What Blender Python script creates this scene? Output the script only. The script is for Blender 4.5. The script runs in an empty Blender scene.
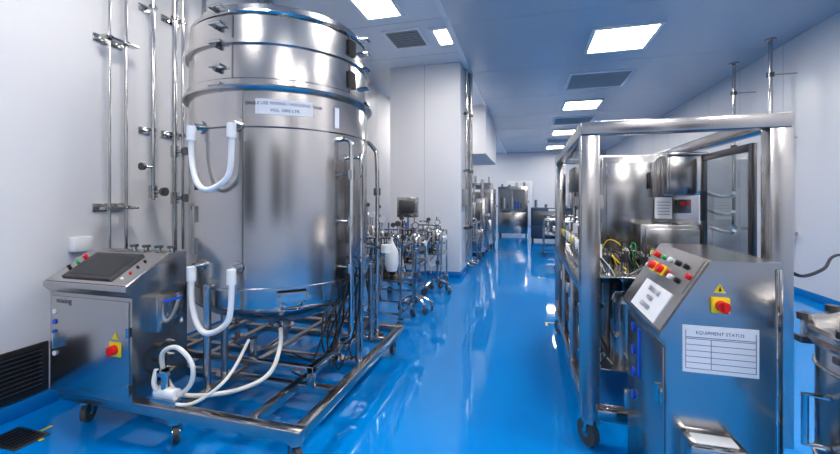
import bpy, bmesh, math, random
from mathutils import Vector, Matrix, Euler
random.seed(7)
sc = bpy.context.scene
sc.view_settings.view_transform = 'Standard'
try: sc.view_settings.look = 'Medium High Contrast'
except Exception as e: print('look', e)

# ------------------------------------------------------------------ materials
def mat(name, col, rough=0.5, metal=0.0, emis=None, estr=0.0, trans=0.0, alpha=1.0, spec=None, coat=0.0,
        var=0.0, nscale=(8, 8, 8), bump=0.0, rvar=0.0, aniso=0.0):
    m = bpy.data.materials.new(name); m.use_nodes = True
    nt = m.node_tree; b = nt.nodes['Principled BSDF']
    b.inputs['Base Color'].default_value = (*col, 1)
    b.inputs['Roughness'].default_value = rough
    b.inputs['Metallic'].default_value = metal
    if emis:
        b.inputs['Emission Color'].default_value = (*emis, 1)
        b.inputs['Emission Strength'].default_value = estr
    b.inputs['Transmission Weight'].default_value = trans
    b.inputs['Alpha'].default_value = alpha
    b.inputs['Coat Weight'].default_value = coat
    if aniso:
        tg = nt.nodes.new('ShaderNodeTangent'); tg.direction_type = 'RADIAL'; tg.axis = 'Z'
        b.inputs['Anisotropic'].default_value = aniso
        nt.links.new(tg.outputs[0], b.inputs['Tangent'])
    if var or bump or rvar:
        tc = nt.nodes.new('ShaderNodeTexCoord'); mp = nt.nodes.new('ShaderNodeMapping')
        mp.inputs['Scale'].default_value = nscale
        nz = nt.nodes.new('ShaderNodeTexNoise'); nz.inputs['Scale'].default_value = 1.0
        nz.inputs['Detail'].default_value = 3.0
        nt.links.new(tc.outputs['Object'], mp.inputs['Vector'])
        nt.links.new(mp.outputs['Vector'], nz.inputs['Vector'])
        if var:
            mx = nt.nodes.new('ShaderNodeMix'); mx.data_type = 'RGBA'
            mx.inputs['A'].default_value = (*[c * (1 - var) for c in col], 1)
            mx.inputs['B'].default_value = (*[min(1, c * (1 + var)) for c in col], 1)
            nt.links.new(nz.outputs['Fac'], mx.inputs['Factor'])
            nt.links.new(mx.outputs['Result'], b.inputs['Base Color'])
        if rvar:
            mr = nt.nodes.new('ShaderNodeMapRange')
            mr.inputs['To Min'].default_value = max(0.02, rough - rvar)
            mr.inputs['To Max'].default_value = rough + rvar
            nt.links.new(nz.outputs['Fac'], mr.inputs['Value'])
            nt.links.new(mr.outputs['Result'], b.inputs['Roughness'])
        if bump:
            bp = nt.nodes.new('ShaderNodeBump'); bp.inputs['Strength'].default_value = bump
            bp.inputs['Distance'].default_value = 0.01
            nt.links.new(nz.outputs['Fac'], bp.inputs['Height'])
            nt.links.new(bp.outputs['Normal'], b.inputs['Normal'])
    return m

STEEL = mat('steel_brushed', (.47, .455, .445), .22, 1.0, var=.05, nscale=(2, 2, 2), rvar=.02)
TANK = mat('steel_tank', (.54, .52, .505), .20, 1.0, var=.05, nscale=(.8, .8, 1.5), rvar=.02, aniso=.6)
POL = mat('steel_polished', (.56, .55, .54), .12, 1.0, var=.04, nscale=(5, 5, 5))
DSTEEL = mat('steel_dark', (.18, .175, .175), .3, 1.0, var=.1, nscale=(5, 5, 5))
WHITE = mat('plastic_white', (.82, .82, .82), .4, var=.03)
SIL = mat('silicone_hose', (.70, .70, .67), .3, coat=.3, var=.04)
BLACK = mat('rubber_black', (.015, .015, .017), .5, var=.2)
DARK = mat('plastic_dark', (.03, .03, .035), .35, var=.2)
GREY = mat('plastic_grey', (.3, .3, .3), .5, var=.1)
WHEEL = mat('wheel_grey', (.08, .085, .09), .45, var=.1)
YEL = mat('yellow_plastic', (.9, .66, .02), .4, var=.03)
RED = mat('red_plastic', (.75, .02, .02), .35, var=.03)
GREEN = mat('green_plastic', (.02, .4, .12), .4, var=.05)
BLUEP = mat('blue_plastic', (.01, .1, .6), .4, var=.05)
PAPER = mat('paper_label', (.82, .82, .84), .6, var=.02)
INK = mat('ink', (.03, .04, .12), .6, var=.1)
SCREEN = mat('screen_glass', (.02, .022, .026), .1, var=.1)
WALL = mat('wall_paint', (.71, .70, .71), .33, var=.02, nscale=(.5, .5, .5))
COLM = mat('column_paint', (.82, .80, .80), .4, var=.02, nscale=(.5, .5, .5))
SEAM = mat('wall_seam', (.42, .43, .47), .6, var=.05)
CEIL_L = mat('ceiling_paint_light', (.70, .72, .75), .4, var=.02, nscale=(.5, .5, .5))
CEIL_R = mat('ceiling_paint_blue', (.52, .545, .58), .22, var=.03, nscale=(.5, .5, .5))
FLOOR = mat('floor_blue_epoxy', (.0, .245, .66), .045, var=.04, nscale=(.8, .8, .8), bump=.004, rvar=.015)
COVE = mat('cove_blue', (.005, .2, .52), .2, var=.05)
LAMP = mat('lamp_diffuser', (1, 1, 1), .5, emis=(1.0, .955, .895), estr=32)
FRAMEW = mat('frame_white', (.78, .77, .78), .4, var=.02)
VENT = mat('vent_slats', (.36, .35, .34), .5, .0, var=.1)
FARBLUE = mat('machine_blue_grey', (.05, .09, .15), .35, .3, var=.1)

def glass_mat():
    m = bpy.data.materials.new('clear_panel'); m.use_nodes = True
    nt = m.node_tree; nt.nodes.clear()
    o = nt.nodes.new('ShaderNodeOutputMaterial'); mx = nt.nodes.new('ShaderNodeMixShader')
    t = nt.nodes.new('ShaderNodeBsdfTransparent'); t.inputs[0].default_value = (.55, .6, .62, 1)
    g = nt.nodes.new('ShaderNodeBsdfGlossy'); g.inputs['Roughness'].default_value = .03
    mx.inputs[0].default_value = .2
    nt.links.new(t.outputs[0], mx.inputs[1]); nt.links.new(g.outputs[0], mx.inputs[2])
    nt.links.new(mx.outputs[0], o.inputs[0]); return m
GLASS = glass_mat()

# ------------------------------------------------------------------ mesh builder
class MB:
    def __init__(s, name):
        s.name = name; s.bm = bmesh.new(); s.mats = []; s.M = Matrix.Identity(4)
    def mi(s, m):
        if m not in s.mats: s.mats.append(m)
        return s.mats.index(m)
    def geo(s, vs, fs, m):
        k = s.mi(m); nv = [s.bm.verts.new(s.M @ Vector(v)) for v in vs]
        for f in fs:
            try:
                fc = s.bm.faces.new([nv[i] for i in f]); fc.material_index = k
            except ValueError: pass
    def box(s, lo, hi, m, bev=0.0, rot=None, piv=None):
        t = bmesh.new(); bmesh.ops.create_cube(t, size=1)
        c = [(a + b) / 2 for a, b in zip(lo, hi)]; d = [abs(b - a) for a, b in zip(lo, hi)]
        for v in t.verts: v.co = Vector([v.co[i] * d[i] for i in range(3)])
        if bev > 0: bmesh.ops.bevel(t, geom=t.edges[:], offset=min(bev, min(d) * .45), segments=2, affect='EDGES', profile=.5)
        R = rot.to_matrix() if rot else Matrix.Identity(3)
        p = Vector(piv) if piv else Vector(c)
        t.verts.index_update()
        vs = [R @ (v.co + Vector(c) - p) + p for v in t.verts]
        s.geo(vs, [[v.index for v in f.verts] for f in t.faces], m); t.free()
    def cbox(s, c, d, m, bev=0.0, rot=None):
        s.box([c[i] - d[i] / 2 for i in range(3)], [c[i] + d[i] / 2 for i in range(3)], m, bev, rot)
    def cyl(s, p0, p1, r, m, r1=None, seg=16):
        p0 = Vector(p0); p1 = Vector(p1); r1 = r if r1 is None else r1
        d = (p1 - p0).normalized(); a = d.orthogonal().normalized(); b = d.cross(a)
        vs = []
        for p, rr in ((p0, r), (p1, r1)):
            for i in range(seg):
                t = 2 * math.pi * i / seg; vs.append(p + (a * math.cos(t) + b * math.sin(t)) * rr)
        fs = [[i, (i + 1) % seg, seg + (i + 1) % seg, seg + i] for i in range(seg)]
        fs += [list(range(seg))[::-1], list(range(seg, 2 * seg))]
        s.geo(vs, fs, m)
    def tube(s, pts, r, m, seg=8, smooth=0, closed=False):
        P = [Vector(p) for p in pts]
        if smooth:
            Q = []; n = len(P)
            rng = range(n if closed else n - 1)
            for i in rng:
                g = lambda k: P[k % n] if closed else P[max(0, min(n - 1, k))]
                a, b, c, d = g(i - 1), g(i), g(i + 1), g(i + 2)
                for k in range(smooth):
                    t = k / smooth
                    Q.append(.5 * ((2 * b) + (c - a) * t + (2 * a - 5 * b + 4 * c - d) * t * t + (3 * b - a - 3 * c + d) * t ** 3))
            if not closed: Q.append(P[-1])
            P = Q
        n = len(P); T = []
        for i in range(n):
            if closed: d = P[(i + 1) % n] - P[i - 1]
            else: d = P[min(n - 1, i + 1)] - P[max(0, i - 1)]
            T.append(d.normalized() if d.length > 1e-9 else Vector((0, 0, 1)))
        a = T[0].orthogonal().normalized(); vs = []
        for i in range(n):
            a = (a - T[i] * a.dot(T[i]))
            a = a.normalized() if a.length > 1e-6 else T[i].orthogonal().normalized()
            b = T[i].cross(a)
            for k in range(seg):
                t = 2 * math.pi * k / seg; vs.append(P[i] + (a * math.cos(t) + b * math.sin(t)) * r)
        fs = []
        for i in range(n if closed else n - 1):
            j = (i + 1) % n
            for k in range(seg): fs.append([i * seg + k, i * seg + (k + 1) % seg, j * seg + (k + 1) % seg, j * seg + k])
        if not closed: fs += [list(range(seg))[::-1], list(range((n - 1) * seg, n * seg))]
        s.geo(vs, fs, m)
    def lathe(s, c, prof, m, seg=32, axis='Z', a0=0, a1=360):
        full = abs(a1 - a0) >= 359.9; n = seg if full else seg + 1; vs = []
        for r, z in prof:
            for i in range(n):
                t = math.radians(a0 + (a1 - a0) * i / seg); x, y = r * math.cos(t), r * math.sin(t)
                v = (x, y, z) if axis == 'Z' else ((x, -z, y) if axis == 'Y' else (z, x, y))
                vs.append(Vector(v) + Vector(c))
        fs = []
        for j in range(len(prof) - 1):
            for i in range(seg):
                k = (i + 1) % n
                fs.append([j * n + i, j * n + k, (j + 1) * n + k, (j + 1) * n + i])
        s.geo(vs, fs, m)
    def prism(s, poly, ext, m):
        n = len(poly); e = Vector(ext)
        vs = [Vector(p) for p in poly] + [Vector(p) + e for p in poly]
        fs = [list(range(n))[::-1], list(range(n, 2 * n))] + [[i, (i + 1) % n, n + (i + 1) % n, n + i] for i in range(n)]
        s.geo(vs, fs, m)
    def ring(s, c, R, r, m, axis='Z', seg=24, ts=8):
        pts = []
        for i in range(seg):
            t = 2 * math.pi * i / seg; x, y = R * math.cos(t), R * math.sin(t)
            v = (x, y, 0) if axis == 'Z' else ((x, 0, y) if axis == 'Y' else (0, x, y))
            pts.append(Vector(v) + Vector(c))
        s.tube(pts, r, m, ts, closed=True)
    def text(s, body, size, m, fn):
        cu = bpy.data.curves.new('t', 'FONT'); cu.body = body; cu.size = size; cu.align_x = 'CENTER'; cu.align_y = 'CENTER'
        cu.resolution_u = 2
        o = bpy.data.objects.new('t', cu); sc.collection.objects.link(o)
        bpy.context.view_layer.update()
        me = bpy.data.meshes.new_from_object(o)
        s.geo([fn(v.co.x, v.co.y) for v in me.vertices], [list(p.vertices) for p in me.polygons], m)
        bpy.data.objects.remove(o); bpy.data.meshes.remove(me); bpy.data.curves.remove(cu)
    def caster(s, x, y, zt, r=.055, m=WHEEL, ang=0.4):
        c, sn = math.cos(ang), math.sin(ang)
        w = r * .5; a = Vector((c, sn, 0)); p = Vector((x, y, r)) + Vector((-sn, c, 0)) * r * .35
        s.cyl(p - a * w / 2, p + a * w / 2, r, m, seg=20)
        s.cyl(p - a * w * .62, p + a * w * .62, r * .35, POL, seg=12)
        for sg in (-1, 1):
            q = p + a * sg * w * .75
            s.tube([q, (x + a.x * sg * w * .75, y + a.y * sg * w * .75, zt - .01)], r * .14, POL, 6)
        s.cyl((x, y, 2 * r + .002 if zt > 2 * r + .01 else zt - .01), (x, y, zt), r * .7, POL, seg=12)
    def done(s, parent=None):
        me = bpy.data.meshes.new(s.name)
        bmesh.ops.recalc_face_normals(s.bm, faces=s.bm.faces[:])
        for f in s.bm.faces: f.smooth = True
        s.bm.to_mesh(me); s.bm.free()
        for m in s.mats: me.materials.append(m)
        me.set_sharp_from_angle(angle=math.radians(32))
        o = bpy.data.objects.new(s.name, me); sc.collection.objects.link(o)
        if parent: o.parent = parent
        return o

# ------------------------------------------------------------------ room
XL, XR, YN, YF, H = -3.02, 3.66, -3.0, 20.0, 3.65
XB = -.96
b = MB('floor'); b.box((XL - .1, YN - .1, -.1), (XR + .1, YF + .1, 0), FLOOR); b.done()
b = MB('wall_left'); b.box((XL - .1, YN, 0), (XL, YF, H), WALL)
for i in range(19): b.box((XL - .01, YN + .9 + i * 1.2, .1), (XL + .0015, YN + .906 + i * 1.2, H), SEAM)
b.done()
b = MB('wall_right'); b.box((XR, YN, 0), (XR + .1, YF, H), WALL)
for i in range(19): b.box((XR - .0015, YN + .3 + i * 1.2, .1), (XR + .01, YN + .306 + i * 1.2, H), SEAM)
b.done()
b = MB('wall_far'); b.box((XL - .1, YF, 0), (XR + .1, YF + .1, H), WALL); b.done()
b = MB('wall_near'); b.box((XL - .1, YN - .1, 0), (XR + .1, YN, H), WALL); b.done()
for i, (xa, xb_, za) in enumerate(((-2.8, -1.5, .9), (.3, 1.7, .9), (2.3, 3.3, .9))):  # unseen dark panels behind the camera, added to give the tank dark reflected bands
    b = MB('reflection_panel_%d' % (i + 1))
    b.box((xa, YN, za), (xb_, YN + .02, 2.4), SCREEN)
    for lo, hi in (((xa - .05, YN, za - .05), (xb_ + .05, YN + .03, za)), ((xa - .05, YN, 2.4), (xb_ + .05, YN + .03, 2.45)), ((xa - .05, YN, za), (xa, YN + .03, 2.4)), ((xb_, YN, za), (xb_ + .05, YN + .03, 2.4))):
        b.box(lo, hi, FRAMEW, .005)
    b.done()
b = MB('ceiling'); b.box((XL - .1, YN - .1, H), (XB, YF + .1, H + .1), CEIL_L)
b.box((XB, YN - .1, H - .04), (XR + .1, YF + .1, H + .1), CEIL_R)
for y in range(-2, 20, 2): b.box((XB + .01, y + .95, H - .042), (XR, y + .956, H - .03), SEAM)
for x in (.6, 1.98): b.box((x, YN, H - .042), (x + .006, YF, H - .03), SEAM)
b.box((XB - .05, YN, H - .05), (XB + .02, YF, H + .02), FRAMEW)
for y in (1.6, 3.0, 4.8, 6.0): b.box((XL, y, H - .002), (XB - .05, y + .008, H + .01), SEAM)
b.done()
def baseb(n, lo, hi):
    b = MB(n); b.box(lo, hi, COVE, .01); b.done()
baseb('baseboard_left', (XL, YN, 0), (XL + .02, YF, .1))
baseb('baseboard_right', (XR - .02, YN, 0), (XR, YF, .1))
baseb('baseboard_far', (.32, YF - .02, 0), (XR - .02, YF, .1))
b = MB('column'); b.box((-2.33, 6.45, 0), (-1.07, 7.35, H), COLM, .01)
b.box((-2.345, 6.435, 0), (-1.055, 7.365, .1), COVE, .008)
b.box((-1.7, 6.447, .1), (-1.695, 6.46, H), SEAM)
b.done()
b = MB('ceiling_bulkhead'); b.box((XL, 9.6, 2.45), (XB, 13.0, H), COLM); b.done()
YD = YF - .025
b = MB('door_1')
b.box((-.9, YD - .05, .002), (.3, YD, 2.2), FRAMEW, .01)
b.box((-.82, YD - .065, .02), (-.31, YD - .04, 2.12), WALL, .005); b.box((-.29, YD - .065, .02), (.22, YD - .04, 2.12), WALL, .005)
for x in (-.68, -.15): b.box((x, YD - .07, 1.3), (x + .24, YD - .06, 1.8), GREY)
b.cyl((-.34, YD - .11, .9), (-.34, YD - .11, 1.2), .012, POL); b.cyl((-.26, YD - .11, .9), (-.26, YD - .11, 1.2), .012, POL)
for x in (-.34, -.26):
    for z in (.92, 1.18): b.cyl((x, YD - .11, z), (x, YD - .06, z), .008, POL)
b.done()

def lamp(x, y, wx, wy, z):
    b = MB('ceiling_light_panel')
    f = .05
    b.box((x - wx / 2 - f, y - wy / 2 - f, z - .03), (x + wx / 2 + f, y - wy / 2, z), FRAMEW, .004)
    b.box((x - wx / 2 - f, y + wy / 2, z - .03), (x + wx / 2 + f, y + wy / 2 + f, z), FRAMEW, .004)
    b.box((x - wx / 2 - f, y - wy / 2, z - .03), (x - wx / 2, y + wy / 2, z), FRAMEW, .004)
    b.box((x + wx / 2, y - wy / 2, z - .03), (x + wx / 2 + f, y + wy / 2, z), FRAMEW, .004)
    b.box((x - wx / 2, y - wy / 2, z - .015), (x + wx / 2, y + wy / 2, z - .002), LAMP)
    b.done()
def vent(x, y, wx, wy, z):
    b = MB('ceiling_vent'); f = .05
    b.box((x - wx / 2 - f, y - wy / 2 - f, z - .02), (x + wx / 2 + f, y - wy / 2, z), FRAMEW, .004)
    b.box((x - wx / 2 - f, y + wy / 2, z - .02), (x + wx / 2 + f, y + wy / 2 + f, z), FRAMEW, .004)
    b.box((x - wx / 2 - f, y - wy / 2, z - .02), (x - wx / 2, y + wy / 2, z), FRAMEW, .004)
    b.box((x + wx / 2, y - wy / 2, z - .02), (x + wx / 2 + f, y + wy / 2, z), FRAMEW, .004)
    b.box((x - wx / 2, y - wy / 2, z - .003), (x + wx / 2, y + wy / 2, z), DARK)
    n = int(wy / .075)
    for i in range(n):
        yy = y - wy / 2 + (i + .5) * wy / n
        b.cbox((x, yy, z - .012), (wx, .034, .004), VENT, rot=Euler((-.35, 0, 0)))
    b.done()
ZR = H - .04
for y in (-1.8, 2.0, 6.0, 10.0, 14.0, 18.0): lamp(1.29, y, .76, .82, ZR)  # first two extend the row out of view, added to light the near end
for y in (4.0, 8.0, 12.0, 16.0): vent(1.31, y, 1.0, .95, ZR)
for y in (-1.2, 1.6): lamp(-1.73, y, .6, .6, H)  # both out of view, added for light on the walls near the camera
lamp(-1.72, 4.3, .42, .5, H)
lamp(-1.13, 5.35, .18, .5, H)
vent(-1.66, 5.3, .46, .55, H)
lamp(-2.0, 8.6, .6, .6, H); lamp(-2.0, 15, .6, .6, H); lamp(-2.0, 18, .6, .6, H)
lamp(3.0, 1.6, .4, .8, ZR); lamp(3.0, -1, .4, .8, ZR)

# ------------------------------------------------------------------ left wall fittings
b = MB('wall_vent')
b.box((XL, 1.1, .105), (XL + .02, 1.78, .42), DARK, .006)
b.box((XL + .015, 1.14, .14), (XL + .022, 1.74, .39), BLACK)
for i in range(9): b.cbox((XL + .024, 1.44, .16 + i * .027), (.006, .6, .006), DSTEEL, rot=Euler((0, .6, 0)))
for i in range(20): b.box((XL + .02, 1.15 + i * .03, .14), (XL + .026, 1.153 + i * .03, .39), DARK)
b.done()
b = MB('floor_drain')
b.box((-2.88, 1.4, 0), (-2.62, 1.56, .006), DSTEEL, .002)
for i in range(7): b.box((-2.86 + i * .034, 1.415, .004), (-2.845 + i * .034, 1.545, .008), BLACK)
b.done()

b = MB('process_piping')
def clampset(y, z, r, x=XL):
    b.box((x, y - .05, z - .03), (x + .01, y + .05, z + .03), POL, .003)
    b.cyl((x, y, z), (x + .13, y, z), .008, POL, seg=8)
    b.cyl((x + .1, y, z - .015), (x + .1, y, z + .015), r + .01, POL, seg=16)
    b.cyl((x + .1, y - .03, z), (x + .1, y + .03, z), .012, DSTEEL, seg=8)
px = XL + .1
for y, r, zb in ((2.10, .009, .97), (2.22, .011, 1.0), (2.44, .016, 1.33), (2.64, .018, .9), (2.72, .012, .9), (2.95, .02, .6), (3.9, .02, .3), (4.05, .02, .3)):
    b.cyl((px, y, zb), (px, y, H), r, POL, seg=12)
    b.cyl((px, y, H - .03), (px, y, H), r + .04, POL, seg=20)
    for z in ((2.52, 1.28) if y < 2.3 else (2.9, 1.9)): clampset(y, z, r)
b.box((px - .03, 2.05, 1.265), (px + .03, 2.3, 1.285), POL, .004)
b.box((px - .03, 2.05, 2.505), (px + .03, 2.3, 2.525), POL, .004)
for y, z in ((2.10, .97), (2.22, 1.0)):
    b.tube([(px, y, z), (px, y, z - .05), (px + .05, y, z - .09), (px + .14, y, z - .09)], .012, POL, 8, smooth=4)
    b.cyl((px + .1, y, z - .115), (px + .1, y, z - .065), .022, POL)
for y, z in ((2.64, 1.75), (2.64, 1.35), (2.44, 1.40)):
    b.cyl((px, y, z - .05), (px, y, z + .05), .032, POL)
    b.cyl((px, y, z), (px + .1, y, z), .014, POL); b.cyl((px + .1, y, z), (px + .125, y, z), .035, DSTEEL)
b.cyl((px, 2.36, 1.6), (px, 2.44, 1.6), .01, POL); b.cyl((px, 2.335, 1.6), (px, 2.36, 1.6), .03, DSTEEL)
b.box((XL, 1.9, .98), (XL + .06, 2.02, 1.08), WHITE, .005)
b.done()

# ------------------------------------------------------------------ mixing tank assembly
TANKROOT = bpy.data.objects.new('mixing_tank', None); sc.collection.objects.link(TANKROOT)
TANKROOT.empty_display_size = .2
b = MB('trolley_frame')
x0, x1, y0, y1, zt = -2.63, -1.03, 1.6, 3.22, .24
w = .06
b.box((x0, y0, zt - w), (x1, y0 + w, zt), STEEL, .006); b.box((x0, y1 - w, zt - w), (x1, y1, zt), STEEL, .006)
b.box((x0, y0 + w, zt - w), (x0 + w, y1 - w, zt), STEEL, .006); b.box((x1 - w, y0 + w, zt - w), (x1, y1 - w, zt), STEEL, .006)
for x in (-2.2, -1.78, -1.34): b.box((x - .025, y0 + w, zt - .05), (x + .025, y1 - w, zt), STEEL, .005)
for y in (2.05, 2.45, 2.9): b.box((x0 + w, y - .025, zt - .052), (x1 - w, y + .025, zt - .002), STEEL, .005)
for z in (.36,):
    for y in (2.02, 3.0): b.box((-2.22, y - .02, z - .04), (-1.2, y + .02, z), STEEL, .005)
    for x in (-2.20, -1.22): b.box((x - .02, 2.0, z - .04), (x + .02, 2.98, z), STEEL, .005)
    for x in (-2.20, -1.22):
        for y in (2.02, 2.98): b.box((x - .02, y - .02, zt - .01), (x + .02, y + .02, z), STEEL, .004)
for x in (x0 + .08, x1 - .08):
    for y in (y0 + .1, y1 - .08): b.caster(x, y, zt - w + .002, .06, ang=random.uniform(0, 1.5))
b.caster(-1.85, y0 + .08, zt - w + .002, .06, ang=.8)
b.done(TANKROOT)

b = MB('vessel')
C = Vector((-1.74, 2.5, 0)); R = .612; A0 = -55.2
def tp(phi, r, z):
    a = math.radians(A0 + phi); return Vector((C.x + r * math.cos(a), C.y + r * math.sin(a), z))
b.lathe(C, [(.03, .42), (.05, .435), (.30, .52), (.50, .61), (.575, .66), (R - .012, .69), (R - .01, .70), (R - .01, .80)], TANK, 96)
b.lathe(C, [(R - .01, .80), (R + .008, .802), (R + .008, .815), (R, .817), (R, 1.985)], TANK, 96)
b.lathe(C, [(R, 1.985), (R + .035, 1.99), (R + .04, 2.0), (R + .035, 2.012), (R + .012, 2.02), (R + .012, 2.05), (R - .002, 2.06), (R - .002, 2.255)], TANK, 96)
b.lathe(C, [(R - .002, 2.255), (R + .02, 2.26), (R + .02, 2.285), (R - .004, 2.29), (R - .004, 2.43), (R - .03, 2.455), (R - .035, 2.47), (R - .05, 2.48), (R - .05, 2.52), (.50, 2.545), (.3, 2.565), (.0, 2.57)], TANK, 96)
b.ring((C.x, C.y, 1.77), R + .002, .005, DSTEEL, seg=96, ts=6)
b.ring((C.x, C.y, 2.46), R - .02, .012, POL, seg=96, ts=6)
for ph, za, zb in ((-22, .82, 1.98), (-28, 2.06, 2.43), (43, 2.0, 2.45), (22, .71, .80)):
    b.tube([tp(ph, R + .001, za), tp(ph, R + .001, zb)], .003, DSTEEL, 6)
def patch(ph0, ph1, z0, z1, r, m, n=12):
    vs = []; fs = []
    for i in range(n + 1):
        ph = ph0 + (ph1 - ph0) * i / n
        vs += [tp(ph, r, z0), tp(ph, r, z1), tp(ph, r - .012, z0), tp(ph, r - .012, z1)]
    for i in range(n):
        k = 4 * i; fs += [[k, k + 4, k + 5, k + 1], [k + 1, k + 5, k + 7, k + 3], [k, k + 2, k + 6, k + 4]]
    fs += [[0, 1, 3, 2], [4 * n, 4 * n + 2, 4 * n + 3, 4 * n + 1]]
    b.geo(vs, fs, m)
patch(-15, 16, 1.845, 1.935, R + .006, PAPER)
for body, z, sz in (('SINGLE USE MIXING / HOLDING TANK', 1.908, .026), ('VOL. 1000 LTR', 1.868, .026)):
    b.text(body, sz, INK, lambda x, y, z=z: tp(.5 + math.degrees(x / R), R + .0075, z + y))
patch(30, 33, 1.80, 1.93, R + .006, PAPER, 3)
for z in (2.48, 2.38, 2.27, 2.13, 2.02):
    for ph in (-38,):
        b.tube([tp(ph - 3, R - .01, z), tp(ph - 3, R + .035, z), tp(ph + 5, R + .035, z), tp(ph + 5, R - .01, z)], .008, POL, 8)
        b.cyl(tp(ph + 1, R, z - .02), tp(ph + 1, R + .03, z - .02), .014, DSTEEL, seg=10)
    b.tube([tp(58, R - .01, z), tp(58, R + .04, z), tp(63, R + .04, z), tp(63, R - .01, z)], .009, POL, 8)
for z0, z1 in ((2.31, 2.41), (2.09, 2.20)): patch(41, 48, z0, z1, R + .012, BLACK, 4)
for z0, z1 in ((1.40, 1.5), (1.2, 1.3), (1.0, 1.1)): patch(-62, -57, z0, z1, R + .012, POL, 4)
def hose(za, zb, pa=-51, pb=-25):
    pts = [tp(pa, R - .02, za), tp(pa, R + .03, za), tp(pa, R + .055, za - .04), tp(pa, R + .06, za - .16), tp(pa + 4, R + .065, zb + .07),
           tp((pa + pb) / 2 - 2, R + .07, zb), tp(pb - 7, R + .065, zb + .02), tp(pb - 1, R + .06, zb + .10), tp(pb, R + .055, za - .06), tp(pb, R + .045, za - .01), tp(pb, R - .02, za)]
    b.tube(pts, .0165, WHITE, 12, smooth=5)
    for p in (pa, pb):
        b.cyl(tp(p, R + .06, za - .085), tp(p, R + .06, za + .0), .026, WHITE, seg=14)
        b.cyl(tp(p, R - .01, za), tp(p, R + .05, za), .02, POL, seg=12)
        b.cyl(tp(p, R + .0, za), tp(p, R + .012, za), .04, POL, seg=16)
hose(1.78, 1.40); hose(.94, .57)
patch(-4, 13, .725, .79, R + .03, STEEL, 6)
patch(-2, 11, .74, .778, R + .034, POL, 6)
for k in (-3, 12): b.cyl(tp(k, R - .02, .76), tp(k, R + .06, .76), .014, POL)
b.tube([tp(-1, R + .03, .735), tp(-1, R + .01, .69), tp(5, R + .0, .675), tp(10, R + .01, .69), tp(10, R + .03, .735)], .008, POL, 8, smooth=3)
b.cyl((C.x, C.y, .36), (C.x, C.y, .44), .05, POL); b.cyl((C.x, C.y, .30), (C.x, C.y, .36), .03, POL)
b.cyl((C.x, C.y, .40), (C.x, C.y, .41), .075, POL)
b.tube([(C.x, C.y, .32), (C.x, C.y - .15, .30), (C.x + .05, C.y - .4, .36)], .022, POL, 10, smooth=4)
b.cyl((C.x + .05, C.y - .4, .33), (C.x + .05, C.y - .4, .45), .03, POL)
for ph in (15, 105, 195, 285):
    a = math.radians(ph - 55.2 + 30); lx, ly = C.x + .5 * math.cos(a), C.y + .5 * math.sin(a)
    b.cyl((lx, ly, .239), (lx, ly, .66), .022, STEEL, seg=16); b.cyl((lx, ly, .239), (lx, ly, .25), .05, STEEL, seg=16)
for ph in (-42, 48, 80, -80):
    p = tp(ph, R + .03, .24); q = tp(ph, R + .03, .84)
    b.cyl((p.x, p.y, .239), q, .022, STEEL, seg=16); b.cyl(tp(ph, R - .02, .82), tp(ph, R + .05, .82), .016, STEEL)
b.tube([tp(35, R - .02, 1.73), tp(35, R + .05, 1.73), tp(36, R + .08, 1.70), tp(36, R + .08, 1.6), tp(36, R + .08, 1.0), tp(36, R + .08, .5), tp(36, R + .0, .42)], .015, POL, 10, smooth=4)
b.tube([tp(45, R - .02, 1.62), tp(45, R + .06, 1.62), tp(45, R + .08, 1.58), tp(45, R + .08, .9), tp(45, R + .08, .3)], .012, POL, 10, smooth=4)
for z in (1.5, 1.2, .9):
    b.cyl(tp(36, R - .01, z), tp(36, R + .08, z), .008, POL, seg=8); b.cyl(tp(36, R + .08, z - .03), tp(36, R + .08, z + .03), .026, POL, seg=14)
ex = (-1.17, 2.93)
b.tube([(-1.45, 2.85, 1.8), (-1.3, 2.88, 1.82), (-1.2, 2.92, 1.76), (ex[0], ex[1], 1.6), (ex[0], ex[1], .8), (ex[0], ex[1], .2)], .017, POL, 10, smooth=5)
b.cyl((ex[0], ex[1], .23), (ex[0], ex[1], .25), .05, POL)
for z in (1.4, 1.0, .7): b.cyl((ex[0], ex[1], z - .03), (ex[0], ex[1], z + .03), .03, POL)
b.cyl((ex[0] + .0, ex[1], .95), (ex[0] + .1, ex[1] - .06, .95), .012, POL); b.cyl((ex[0] + .1, ex[1] - .06, .92), (ex[0] + .1, ex[1] - .06, .98), .04, WHITE)
b.cbox((-1.28, 2.55, .72), (.08, .1, .14), DARK, .01); b.cbox((-1.2, 2.7, .86), (.09, .1, .1), POL, .01)
b.cyl((-1.24, 2.62, .5), (-1.24, 2.62, .78), .03, POL)
for i in range(7):
    p = tp(36 + random.uniform(-3, 12), R + .02, .95 + random.uniform(-.15, .12))
    q = Vector((-1.27 + random.uniform(-.06, .14), 2.2 + random.uniform(-.1, .4), .255))
    mid = (p + q) / 2 + Vector((random.uniform(-.06, .12), random.uniform(-.1, .1), random.uniform(-.15, .05)))
    e = q + Vector((random.uniform(-.3, .1), random.uniform(-.2, .2), .005))
    b.tube([p, p + Vector((.05, -.02, -.05)), mid, q, e], .0055, BLACK, 6, smooth=6)
for k in range(2):
    c0 = Vector((-1.2, 2.2 + .08 * k, .52))
    b.tube([c0 + Vector((.03 * k * math.sin(t), .10 * math.cos(t), .16 * math.sin(t))) for t in [i * math.pi / 8 for i in range(16)]], .005, BLACK, 6, closed=True)
b.done(TANKROOT)

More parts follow.
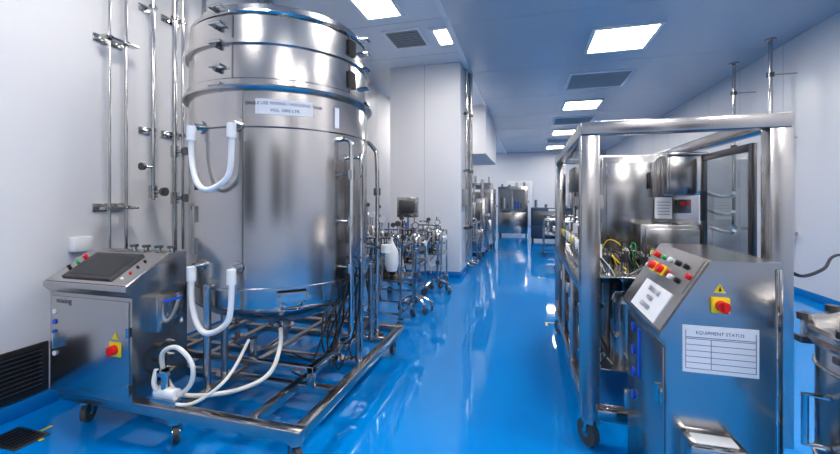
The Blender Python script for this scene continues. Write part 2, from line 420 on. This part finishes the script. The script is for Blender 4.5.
b = MB('transfer_hose')
b.tube([(-1.94, 1.64, .42), (-1.93, 1.62, .34), (-1.86, 1.64, .27), (-1.74, 1.66, .34), (-1.72, 1.66, .46), (-1.82, 1.66, .54), (-1.92, 1.66, .50), (-1.93, 1.68, .38), (-1.86, 1.7, .27),
        (-1.7, 1.74, .26), (-1.5, 1.8, .30), (-1.4, 1.88, .36), (-1.42, 2.0, .46), (-1.5, 2.12, .52)], .0125, SIL, 10, smooth=6)
b.tube([(-1.93, 1.64, .30), (-1.88, 1.63, .26), (-1.7, 1.64, .265), (-1.55, 1.72, .38), (-1.6, 1.95, .5)], .009, SIL, 10, smooth=6)
b.cyl((-1.93, 1.64, .30), (-1.80, 1.64, .30), .03, WHITE); b.cyl((-1.88, 1.64, .30), (-1.88, 1.64, .42), .02, POL)
b.cyl((-1.88, 1.64, .40), (-1.88, 1.64, .42), .04, POL); b.cyl((-1.94, 1.64, .26), (-1.94, 1.64, .36), .024, POL)
b.box((-1.96, 1.615, .24), (-1.79, 1.66, .275), POL, .004)
b.done(TANKROOT)

# ------------------------------------------------------------------ operator consoles
def console(name, M, W, prof):
    b = MB(name); b.M = M
    poly = [(0, y, z) for y, z in prof]
    b.prism(poly, (W, 0, 0), STEEL)
    ys0, zs0 = prof[3]; ys1, zs1 = prof[4]
    L = math.hypot(ys1 - ys0, zs1 - zs0); uy, uz = (ys1 - ys0) / L, (zs1 - zs0) / L; ny, nz = -uz, uy
    def S(x, t, h): return Vector((x, ys0 + uy * t + ny * h, zs0 + uz * t + nz * h))
    def plate(xa, xb, ta, tb, h, m):
        vs = [S(xa, ta, -.002), S(xb, ta, -.002), S(xb, tb, -.002), S(xa, tb, -.002), S(xa, ta, h), S(xb, ta, h), S(xb, tb, h), S(xa, tb, h)]
        b.geo(vs, [[0, 3, 2, 1], [4, 5, 6, 7], [0, 1, 5, 4], [1, 2, 6, 5], [2, 3, 7, 6], [3, 0, 4, 7]], m)
    def knob(x, t, r, h, m): b.cyl(S(x, t, 0), S(x, t, h), r, m, seg=16)
    plate(.01, W - .01, .01, L - .01, .004, STEEL)
    zb = prof[0][1]; hf = prof[1][1]
    b.box((.02, -.006, zb + .03), (W - .02, 0.002, hf - .02), STEEL, .004)
    b.box((.05, -.03, zb + .25), (.07, -.004, zb + .34), POL, .004)
    return b, S, plate, knob, L

prof = [(0, .242), (0, .81), (-.035, .85), (-.035, .875), (.22, 1.02), (.34, 1.02), (.34, .242)]
W = .62
b, S, plate, knob, L = console('operator_console', Matrix.Translation((-2.655, 1.58, 0)), W, prof)
plate(.10, .47, .04, .26, .014, DARK); plate(.13, .44, .065, .235, .0155, SCREEN)
knob(.05, .22, .012, .02, RED); knob(.05, .17, .009, .02, GREEN); knob(.05, .12, .009, .02, BLACK)
for i in range(4): knob(.53, .06 + .05 * i, .007, .012, (WHITE, RED, BLACK, BLACK)[i])
b.text('mixing', .045, INK, lambda x, y: Vector((.12 + x, -.0075, .765 + y)))
b.box((.47, -.012, .49), (.55, -.004, .57), YEL, .003); b.cyl((.51, -.01, .53), (.51, -.04, .53), .026, RED); b.box((.50, -.05, .505), (.52, -.035, .555), RED, .003)
b.prism([(.49, -.008, .585), (.53, -.008, .585), (.51, -.008, .62)], (0, -.003, 0), YEL)
for z, m in ((.70, WHITE), (.64, BLUEP), (.58, BLUEP), (.52, BLUEP), (.46, WHITE)): b.cyl((.045, -.004, z), (.045, -.010, z), .014, m)
b.box((.56, -.012, .30), (.59, -.004, .33), POL)
for z in (.29, .6): b.cyl((.6, -.012, z), (.6, -.012, z + .05), .008, POL, seg=8)
b.box((W - .002, .09, .60), (W + .07, .26, .80), STEEL, .008); b.box((W + .068, .10, .615), (W + .074, .25, .785), POL, .003)
b.box((W + .072, .12, .76), (W + .08, .24, .775), BLUEP, .002)
for z in (.5, .42, .34): b.cyl((W - .002, .16, z), (W + .03, .16, z), .018, DARK); b.cyl((W - .002, .24, z), (W + .03, .24, z), .014, POL)
b.tube([(W + .02, .16, .5), (W + .07, .14, .46), (W + .07, .12, .38), (W + .02, .16, .34)], .007, BLACK, 6, smooth=5)
for i in range(4):
    x = .25 + i * .1; b.cyl((x, .30, 1.015), (x, .30, 1.045), .014, POL); b.cyl((x, .30, 1.04), (x, .30, 1.055), .024, DSTEEL)
b.done()

prof = [(0, .13), (0, .85), (-.02, .865), (-.02, .88), (.135, 1.14), (.33, 1.14), (.33, .13)]
W = .52
M = Matrix.Translation((.465, 2.02, 0)) @ Matrix.Rotation(-math.pi / 2, 4, 'Z')
b, S, plate, knob, L = console('operator_console', M, W, prof)
plate(.03, W - .03, L * .52, L * .96, .006, STEEL)
knob(.08, .25, .013, .02, RED); knob(.16, .25, .010, .015, GREEN); knob(.24, .25, .010, .015, WHITE); knob(.32, .25, .011, .015, BLACK); knob(.40, .25, .010, .015, BLACK)
plate(.10, .155, .175, .22, .01, YEL); knob(.128, .198, .017, .03, RED)
plate(.20, .255, .175, .22, .01, YEL); knob(.228, .198, .017, .03, RED)
knob(.33, .19, .010, .015, WHITE); knob(.40, .19, .010, .015, BLACK); knob(.46, .22, .010, .015, RED); knob(.05, .19, .008, .015, WHITE)
plate(.14, .44, .012, .138, .008, PAPER)
for i, tx in enumerate(('SINGLE USE', 'MIXER', 'CLEANED')):
    b.text(tx, .026, INK, lambda x, y, i=i: S(.29 + x, .11 - .034 * i + y, .0095))
fx = W
b.box((fx - .001, .048, .762), (fx + .003, .265, .920), PAPER)
b.box((fx + .002, .056, .880), (fx + .004, .257, .8815), INK)
for i in range(6): b.box((fx + .002, .056, .775 + i * .02), (fx + .004, .257, .7762 + i * .02), INK)
b.box((fx + .002, .13, .775), (fx + .004, .1312, .875), INK); b.box((fx + .002, .056, .775), (fx + .004, .0572, .905), INK); b.box((fx + .002, .2558, .775), (fx + .004, .257, .905), INK)
b.text('EQUIPMENT STATUS', .015, INK, lambda x, y: Vector((fx + .004, .155 + x, .897 + y)))
b.box((fx - .001, .13, .968), (fx + .012, .182, 1.02), YEL, .003)
b.cyl((fx, .156, .994), (fx + .035, .156, .994), .018, RED); b.box((fx + .03, .149, .976), (fx + .045, .163, 1.012), RED, .003)
b.prism([(fx, .139, 1.035), (fx, .173, 1.035), (fx, .156, 1.064)], (.003, 0, 0), YEL)
b.prism([(fx + .003, .152, 1.04), (fx + .003, .160, 1.04), (fx + .003, .156, 1.057)], (.001, 0, 0), BLACK)
b.box((fx - .002, .04, .28), (fx + .09, .2, .565), POL, .012); b.box((fx + .088, .055, .3), (fx + .094, .185, .53), STEEL, .004); b.box((fx + .02, .06, .56), (fx + .075, .18, .569), PAPER, .003)
b.box((fx - .004, .31, .15), (fx + .006, .325, 1.12), POL, .003)
for z, m in ((.78, BLUEP), (.68, BLUEP), (.58, BLUEP), (.48, BLUEP)): b.cyl((.12, -.004, z), (.12, -.011, z), .02, m)
b.box((.2, -.010, .6), (.23, -.004, .8), BLUEP, .002)
for z in (.30, .62): b.cyl((W - .05, -.014, z), (W - .05, -.014, z + .07), .009, POL, seg=8); b.box((W - .09, -.012, z + .01), (W - .02, -.004, z + .06), POL, .003)
for x in (.05, W - .05):
    for y in (.05, .28): b.cyl((x, y, 0.02), (x, y, .135), .014, POL); b.cyl((x, y, 0), (x, y, .02), .03, BLACK)
b.done()

# ------------------------------------------------------------------ process skid frame (right)
b = MB('process_skid')
fx0, fx1, fy0, fy1, ft = .28, 1.21, 2.2, 4.1, 1.755
pw = .095
def post(x, y): b.box((x, y, .17), (x + pw, y + .08, ft - .07), STEEL, .006)
for x in (fx0, fx1 - pw):
    for y in (fy0, fy1 - .08): post(x, y)
b.box((fx0, fy0, ft - .07), (fx1, fy0 + .08, ft), STEEL, .006); b.box((fx0, fy1 - .08, ft - .07), (fx1, fy1, ft), STEEL, .006)
b.box((fx0, fy0 + .08, ft - .07), (fx0 + .08, fy1 - .08, ft), STEEL, .006); b.box((fx1 - .08, fy0 + .08, ft - .07), (fx1, fy1 - .08, ft), STEEL, .006)
for z in (.24, .88):
    b.box((fx0 + .01, fy0 + .08, z - .07), (fx0 + .07, fy1 - .08, z), STEEL, .005); b.box((fx1 - .07, fy0 + .08, z - .07), (fx1 - .01, fy1 - .08, z), STEEL, .005)
b.box((fx0 + pw, fy0 + .01, .17), (fx1 - pw, fy0 + .07, .24), STEEL, .005); b.box((fx0 + pw, fy1 - .07, .17), (fx1 - pw, fy1 - .01, .24), STEEL, .005)
for y in (2.8, 3.4): b.box((fx0 + .01, y, .24), (fx0 + .06, y + .05, .81), STEEL, .004)
b.box((fx0 + .07, fy0 + .35, .86), (fx1 - .07, fy1 - .08, .875), STEEL, .004)
b.box((fx0 + .07, fy0 + .35, .30), (fx1 - .07, fy1 - .08, .315), STEEL, .004)
for x in (fx0 + .06, fx1 - .06):
    for y in (fy0 + .06, fy1 - .06): b.caster(x, y, .172, .07, ang=.2 + x)
b.box((fx0 + .08, fy0 - .02, .20), (fx0 + .32, fy0 + .02, .245), POL, .004)
b.box((.56, 3.2, .88), (1.2, 3.95, 1.665), STEEL, .008)
b.box((.585, 3.188, .91), (.90, 3.204, 1.62), STEEL, .006)
for z in (1.02, 1.5): b.cyl((.60, 3.18, z), (.60, 3.18, z + .06), .008, POL, seg=8)
b.box((.87, 3.165, 1.42), (.885, 3.19, 1.54), DARK, .003)
b.box((.95, 3.06, 1.37), (1.185, 3.2, 1.66), STEEL, .008)
b.box((.965, 3.052, 1.385), (1.17, 3.064, 1.645), STEEL, .005)
b.box((.955, 3.03, 1.645), (1.19, 3.2, 1.665), POL, .003)
b.box((.77, 3.0, .90), (1.21, 3.2, 1.17), STEEL, .012)
b.box((.80, 2.99, .93), (1.18, 3.004, 1.14), STEEL, .006)
b.box((.91, 3.175, 1.20), (1.02, 3.19, 1.355), PAPER)
for i in range(5): b.box((.925, 3.172, 1.23 + i * .022), (1.005, 3.176, 1.233 + i * .022), INK)
b.box((1.055, 3.17, 1.24), (1.14, 3.195, 1.34), DSTEEL, .004); b.cyl((1.08, 3.18, 1.31), (1.08, 3.15, 1.31), .013, RED); b.cyl((1.115, 3.18, 1.31), (1.115, 3.15, 1.31), .013, RED)
gx = 1.15
for (ya, za, yb, zb) in ((2.42, .98, 3.0, 1.01), (2.42, 1.60, 3.0, 1.64), (2.40, .98, 2.44, 1.64), (2.97, .98, 3.01, 1.64)):
    b.box((gx - .012, ya, za), (gx + .012, yb, zb), DSTEEL, .004)
b.geo([(gx, 2.44, 1.01), (gx, 2.97, 1.01), (gx, 2.97, 1.60), (gx, 2.44, 1.60)], [[0, 1, 2, 3]], GLASS)
b.box((gx - .035, 2.93, 1.2), (gx - .012, 2.965, 1.4), DARK, .004)
for z in (1.16, 1.27, 1.38): b.tube([(gx + .02, 2.98, z), (gx + .05, 2.9, z - .02), (gx + .05, 2.75, z - .02), (gx + .03, 2.68, z)], .011, WHITE, 8, smooth=4)
b.box((gx - .04, 2.5, .9), (gx + .03, 2.96, .98), STEEL, .006)
cols = [RED, GREEN, YEL, BLACK, BLACK, SIL, BLACK, GREY, BLACK, SIL]
for i in range(26):
    x = random.uniform(.42, .85); y = random.uniform(2.6, 3.0); z = .885
    p = Vector((x, y, z)); q = Vector((x + random.uniform(-.1, .15), y + random.uniform(-.12, .15), random.uniform(.9, 1.03)))
    m = (p + q) / 2 + Vector((random.uniform(-.06, .06), random.uniform(-.06, .06), random.uniform(.04, .1)))
    b.tube([p, m, q, (q.x + .03, q.y + .02, .88)], random.choice((.003, .004, .005)), random.choice(cols), 6, smooth=5)
for x, y in ((.5, 2.7), (.62, 2.8), (.72, 2.7), (.55, 2.95)):
    b.cyl((x, y, .874), (x, y, .93), .03, POL); b.cyl((x, y, .93), (x, y, .99), .018, DSTEEL); b.cyl((x, y, .985), (x, y, 1.0), .03, POL)
for i in range(16):
    y = random.uniform(2.4, 4.0); x = random.uniform(.36, .6); z = random.uniform(.4, .8)
    b.tube([(x, y, z), (x + random.uniform(-.06, .1), y + random.uniform(-.15, .15), z - .15), (x + random.uniform(-.05, .15), y + random.uniform(-.2, .2), .33)], .006, random.choice((BLACK, SIL, GREY, BLACK, YEL)), 6, smooth=5)
for i in range(9):
    y = 2.62 + i * .16; x = .42
    b.cyl((x, y, .872), (x, y, 1.0), .018, POL); b.cyl((x, y, .98), (x, y, 1.06), .038, POL if i % 3 else WHITE)
    b.cyl((x, y, 1.06), (x, y, 1.13), .028, (WHITE, DSTEEL, WHITE)[i % 3]); b.cyl((x - .07, y, 1.02), (x, y, 1.02), .02, WHITE); b.cyl((x - .08, y, 1.02), (x - .07, y, 1.02), .035, (YEL, WHITE, WHITE, GREY)[i % 4])
    if i % 2: b.cyl((x + .04, y, .875), (x + .04, y, 1.3), .01, POL); b.cbox((x + .04, y, 1.32), (.06, .06, .09), GREY, .008)
for i in range(9):
    y = 2.5 + i * .17; x = .42; z = .62
    b.cyl((x, y, z - .08), (x, y, z + .1), .035, (DSTEEL, POL, DARK)[i % 3]); b.cyl((x - .08, y, z), (x, y, z), .02, POL); b.cyl((x - .1, y, z), (x - .08, y, z), .04, (BLACK, DSTEEL, WHITE)[i % 3])
    b.cyl((x, y, .315), (x, y, z), .012, POL)
b.tube([(.42, 2.45, .72), (.42, 4.0, .72)], .016, POL); b.tube([(.42, 2.45, .46), (.42, 4.0, .46)], .016, POL)
for y in (2.7, 3.3):
    b.cyl((.62, y, .315), (.62, y, .7), .1, STEEL, seg=24); b.lathe((.62, y, .7), [(.1, 0), (.08, .04), (0, .06)], STEEL, 24)
b.box((.72, 2.6, .315), (1.1, 3.3, .8), STEEL, .01); b.box((.76, 2.594, .4), (1.06, 2.602, .74), DSTEEL, .004)
b.box((.40, 3.6, 1.40), (.46, 3.95, 1.62), DSTEEL, .006); b.cyl((.43, 3.8, .875), (.43, 3.8, 1.42), .014, POL)
b.done()
b = MB('power_cable')
b.tube([(1.215, 2.25, 1.0), (1.3, 2.3, .97), (1.5, 2.5, .98), (1.9, 3.0, 1.0), (2.6, 3.4, .9), (3.2, 3.7, .95), (3.60, 3.8, 1.05)], .008, BLACK, 6, smooth=6)
b.box((3.60, 3.74, 1.0), (3.659, 3.86, 1.14), WHITE, .006)
b.done()

# pressure vessel bottom right
b = MB('pressure_vessel')
vc = Vector((1.02, 1.32, 0)); vr = .215
b.lathe(vc, [(0, .16), (.15, .17), (.2, .22), (vr, .26), (vr, .93), (vr + .018, .935), (vr + .022, .945), (vr + .018, .955), (vr + .018, .965), (vr + .022, .975), (vr + .016, .985), (vr - .01, .99), (.15, 1.02), (.08, 1.035), (0, 1.04)], STEEL, 64)
b.ring((vc.x, vc.y, .87), vr, .006, POL, seg=40, ts=6); b.ring((vc.x, vc.y, .6), vr, .006, POL, seg=40, ts=6)
for k in range(8):
    a = k * math.pi / 4 + .3; d = Vector((math.cos(a), math.sin(a), 0)); p = vc + d * (vr + .022)
    b.cyl(p + Vector((0, 0, .92)), p + Vector((0, 0, 1.0)), .009, POL, seg=8); b.cyl(p + Vector((0, 0, .985)), p + Vector((0, 0, 1.005)), .018, DSTEEL, seg=8)
    b.cbox((p.x, p.y, .925), (.035, .035, .02), DSTEEL, .004)
for dx, dy, h, m in ((-.1, .05, .08, POL), (.02, -.08, .05, DSTEEL), (-.04, -.03, .07, POL), (.08, .08, .09, POL)):
    b.cyl((vc.x + dx, vc.y + dy, 1.0), (vc.x + dx, vc.y + dy, 1.02 + h), .016, m); b.cyl((vc.x + dx, vc.y + dy, 1.03 + h * .4), (vc.x + dx, vc.y + dy, 1.05 + h * .4), .03, DSTEEL)
b.tube([(vc.x - vr, vc.y, .8), (vc.x - vr - .05, vc.y + .01, .8), (vc.x - vr - .05, vc.y + .01, .66), (vc.x - vr, vc.y, .66)], .009, POL, 8)
for k in range(3):
    a = k * 2.1 + .5; x, y = vc.x + .17 * math.cos(a), vc.y + .17 * math.sin(a)
    b.cyl((x, y, .1), (x, y, .28), .018, POL); b.caster(x, y, .12, .045)
b.done()

# ------------------------------------------------------------------ background carts
def cart(x, y, w, d, h, seed, tall=False, bag=False):
    rnd = random.Random(seed); b = MB('filtration_cart')
    for sx in (-1, 1):
        for sy in (-1, 1):
            X, Y = x + sx * w / 2, y + sy * d / 2
            b.caster(X, Y, .12, .045, ang=rnd.uniform(0, 3)); b.cyl((X, Y, .1), (X, Y, .85 if sy < 0 else h * .8), .014, POL, seg=10)
    for z in (.16, .50, .84):
        c = [(x - w / 2, y - d / 2, z), (x + w / 2, y - d / 2, z), (x + w / 2, y + d / 2, z), (x - w / 2, y + d / 2, z)]
        b.tube(c, .013, POL, 8, closed=True)
        if z == .5: b.box((x - w / 2, y - d / 2, z - .004), (x + w / 2, y + d / 2, z + .006), STEEL)
    b.tube([(x - w / 2, y - d / 2, .84), (x - w / 2, y - d / 2 - .1, .95), (x + w / 2, y - d / 2 - .1, .95), (x + w / 2, y - d / 2, .84)], .012, POL, 8)
    b.cyl((x - .15, y, .62), (x + .06, y, .62), .075, STEEL, seg=20); b.cyl((x + .06, y, .62), (x + .13, y, .62), .1, POL, seg=20); b.box((x - .15, y - .06, .505), (x + .06, y + .06, .56), DSTEEL)
    for i in range(3):
        fxp = x - w / 2 + .1 + i * (w - .2) / 2; fy = y + rnd.uniform(-.1, .1); hb = rnd.uniform(.55, .8); ht = rnd.uniform(h * .8, h)
        rr = rnd.uniform(.035, .06)
        b.lathe((fxp, fy, hb), [(0, -.03), (rr * .8, -.02), (rr, .02), (rr, ht - hb - .06), (rr * .8, ht - hb - .02), (0, ht - hb)], POL, 16)
        b.cyl((fxp, fy, hb + .05), (fxp, fy, hb + .075), rr + .018, STEEL); b.cyl((fxp, fy, .50), (fxp, fy, hb), .012, POL)
        b.cyl((fxp, fy, ht - .02), (fxp, fy, ht + .08), .01, POL, seg=8); b.cyl((fxp, fy - .015, ht + .1), (fxp, fy + .015, ht + .1), .032, rnd.choice((WHITE, DSTEEL, POL)))
        b.cyl((fxp - .06, fy, hb + .2), (fxp + .06, fy, hb + .2), .012, POL, seg=8); b.cyl((fxp + .06, fy, hb + .2), (fxp + .075, fy, hb + .2), .03, rnd.choice((BLACK, BLUEP, DSTEEL)))
    for i in range(4):
        p = Vector((x + rnd.uniform(-w / 2, w / 2), y + rnd.uniform(-d / 2, d / 2), rnd.uniform(.6, h))); q = Vector((x + rnd.uniform(-w / 2, w / 2), y + rnd.uniform(-d / 2, d / 2), rnd.uniform(.2, .6)))
        b.tube([p, (p + q) / 2 + Vector((rnd.uniform(-.1, .1), -.1, -.05)), q], .009, rnd.choice((SIL, BLACK, POL)), 6, smooth=6)
    if tall:
        b.cyl((x, y + d / 2, .84), (x, y + d / 2, h + .1), .018, POL); b.box((x - .14, y + d / 2 - .08, h - .02), (x + .14, y + d / 2 + .06, h + .26), STEEL, .008)
        b.box((x - .11, y + d / 2 - .085, h + .04), (x + .11, y + d / 2 - .078, h + .22), DSTEEL, .003)
    if bag:
        bx, by = x + w / 2 - .05, y - d / 2 - .13
        b.lathe((bx, by, .62), [(0, .0), (.05, .01), (.07, .08), (.065, .2), (.03, .27), (.012, .31), (.012, .34)], WHITE, 14)
    b.done()
cart(-1.48, 3.95, .5, .45, 1.15, 1, bag=True)
cart(-2.25, 4.2, .55, .5, 1.2, 2)
cart(-1.6, 4.95, .5, .45, 1.1, 3, True)
cart(-2.35, 5.5, .5, .5, 1.2, 4)
cart(-1.45, 5.85, .45, .4, 1.05, 5)
def stand(x, y, h, seed):
    rnd = random.Random(seed); b = MB('instrument_stand')
    for k in range(5):
        a = k * 2 * math.pi / 5 + rnd.random(); ex, ey = x + .2 * math.cos(a), y + .2 * math.sin(a)
        b.tube([(x, y, .17), (x + .1 * math.cos(a), y + .1 * math.sin(a), .16), (ex, ey, .105)], .014, POL, 8, smooth=3)
        b.caster(ex, ey, .105, .035, ang=a)
    b.cyl((x, y, .12), (x, y, h), .018, POL); b.cyl((x, y, .4), (x, y, .46), .03, DSTEEL)
    b.cyl((x, y, h), (x, y, h + .02), .11, POL, seg=24); b.lathe((x, y, h + .02), [(.07, 0), (.075, .03), (.075, .13), (.05, .17), (.02, .19), (0, .19)], POL, 20)
    b.cyl((x - .11, y, h + .09), (x + .11, y, h + .09), .014, POL); b.cyl((x + .11, y, h + .09), (x + .13, y, h + .09), .035, WHITE)
    b.cyl((x, y, h + .2), (x, y, h + .27), .01, POL); b.cyl((x, y - .015, h + .3), (x, y + .015, h + .3), .04, DSTEEL); b.cyl((x, y - .018, h + .3), (x, y - .014, h + .3), .032, WHITE)
    b.tube([(x - .11, y, h + .09), (x - .16, y - .03, h - .05), (x - .1, y - .06, h - .3), (x - .03, y - .02, .4)], .009, SIL, 8, smooth=5)
    b.done()
stand(-1.28, 4.45, .72, 1); stand(-1.22, 5.38, .7, 2); stand(-2.0, 3.62, .75, 3)

b = MB('vertical_pipe_riser')
for i, (x, y) in enumerate(((-1.0, 6.7), (-.97, 6.95), (-1.0, 7.2))):
    r = (.03, .04, .03)[i]; b.cyl((x, y, .3), (x, y, H - .04), r, (POL, STEEL, DSTEEL)[i], seg=14)
    for z in (.8, 1.8, 2.8): b.cyl((x, y, z), (x, y, z + .05), r + .015, DSTEEL); b.cyl((-1.07, y, z + .025), (x, y, z + .025), .012, POL)
    b.tube([(x, y, .32), (x, y, .22), (x + .06, y, .18), (x + .14, y, .18)], r * .8, POL, 10, smooth=4)
b.box((-1.07, 6.62, 1.2), (-.98, 6.8, 1.5), GREY, .01)
b.done()

b = MB('ceiling_pipe_drop')
for x, y in ((3.2, 5.0), (3.35, 6.6), (3.35, 7.6)):
    b.cyl((x, y, 1.0), (x, y, ZR), .025, POL, seg=12); b.cyl((x, y, ZR - .03), (x, y, ZR), .07, POL, seg=20)
    b.tube([(x, y, 1.02), (x, y, .9), (x + .08, y, .85), (XR, y, .85)], .025, POL, 10, smooth=4)
    for z in (3.1, 2.2): b.cyl((x, y, z), (XR, y, z), .01, POL); b.cyl((x, y, z - .03), (x, y, z + .03), .045, DSTEEL)
b.done()

# ------------------------------------------------------------------ far machinery
def machine(name, x, y, w, d, h, body, seed, glass=False):
    rnd = random.Random(seed); b = MB(name)
    for sx in (-1, 1):
        for sy in (-1, 1): b.cyl((x + sx * (w / 2 - .05), y + sy * (d / 2 - .05), 0), (x + sx * (w / 2 - .05), y + sy * (d / 2 - .05), .12), .025, BLACK)
    b.box((x - w / 2, y - d / 2, .11), (x + w / 2, y + d / 2, h), body, .012)
    b.box((x - w / 2 + .04, y - d / 2 - .015, .16), (x + w / 2 - .04, y - d / 2 + .005, h * .48), body, .006)
    if glass:
        for k in range(2):
            xa = x - w / 2 + .06 + k * (w / 2 - .04); b.box((xa, y - d / 2 - .015, h * .52), (xa + w / 2 - .1, y - d / 2 + .005, h - .1), GREY, .006)
            for q in range(3): b.box((xa + .04 + q * .1, y - d / 2 - .02, h * .56), (xa + .09 + q * .1, y - d / 2 - .01, h * .56 + rnd.uniform(.15, .4)), rnd.choice((WHITE, DSTEEL, BLUEP)))
    else: b.box((x - w / 2 + .06, y - d / 2 - .015, h * .52), (x + w / 2 - .06, y - d / 2 + .005, h - .1), DSTEEL, .006)
    b.cyl((x + w / 2 - .1, y - d / 2 - .05, h * .3), (x + w / 2 - .1, y - d / 2 - .05, h * .42), .01, POL)
    for z in (h * .3, h * .42): b.cyl((x + w / 2 - .1, y - d / 2 - .05, z), (x + w / 2 - .1, y - d / 2, z), .008, POL)
    b.box((x + w / 2 - .002, y - d / 2 + .08, .3), (x + w / 2 + .01, y + d / 2 - .08, h - .2), STEEL, .004)
    for i in range(4):
        yy = y - d / 2 + (i + .5) * d / 4; b.cyl((x + w / 2, yy, h * .7), (x + w / 2 + .06, yy, h * .7), .03, rnd.choice((POL, WHITE, DARK)))
        b.cyl((x - w / 2 + (i + .5) * w / 4, y, h - .01), (x - w / 2 + (i + .5) * w / 4, y, h + rnd.uniform(.05, .3)), rnd.uniform(.02, .05), POL)
    b.box((x - .1, y - d / 2 - .03, h - .09), (x + .1, y - d / 2, h - .03), PAPER, .003)
    b.done()
cart(-1.25, 8.1, .6, .7, 1.3, 11, True)
machine('purification_skid', -1.35, 9.3, .9, .9, 1.35, STEEL, 21)
machine('purification_skid', -1.3, 10.9, .9, 1.0, 1.6, STEEL, 22)
machine('glass_door_cabinet', -.45, 14.2, 1.0, .8, 1.75, STEEL, 23, True)
machine('glass_door_cabinet', -1.7, 14.4, 1.0, .8, 1.9, STEEL, 24, True)
machine('chromatography_unit', .75, 12.6, 1.2, .8, 1.05, FARBLUE, 25)
machine('stainless_cabinet', 2.4, 8.8, 1.1, .8, 1.7, STEEL, 27)
machine('stainless_cabinet', 2.2, 15.0, 1.4, .8, 1.9, STEEL, 28)
cart(.75, 9.6, .7, .6, .95, 31)
cart(.9, 7.3, .7, .6, 1.1, 32)

b = MB('floor_marking_tape')
for x, y, sx, sy in ((-2.72, 1.5, 1, 1), (.2, 4.4, 1, -1), (.2, 6.8, 1, 1)):
    b.box((min(x, x + sx * .12), min(y, y + sy * .022), 0), (max(x, x + sx * .12), max(y, y + sy * .022), .0015), YEL)
    b.box((min(x, x + sx * .022), min(y + sy * .022, y + sy * .12), 0), (max(x, x + sx * .022), max(y + sy * .022, y + sy * .12), .0015), YEL)
b.done()

# ------------------------------------------------------------------ world + camera
w = bpy.data.worlds.new('world'); sc.world = w; w.use_nodes = True
w.node_tree.nodes['Background'].inputs[0].default_value = (.6, .7, .9, 1); w.node_tree.nodes['Background'].inputs[1].default_value = .3
cam = bpy.data.cameras.new('camera'); co = bpy.data.objects.new('camera', cam); sc.collection.objects.link(co)
cam.sensor_width = 36; cam.lens = 385 / 840 * 36; cam.shift_y = -29 / 840; cam.clip_start = .05
co.location = (0, 0, 1.35); co.rotation_euler = (math.pi / 2, 0, math.radians(15.4))
sc.camera = co
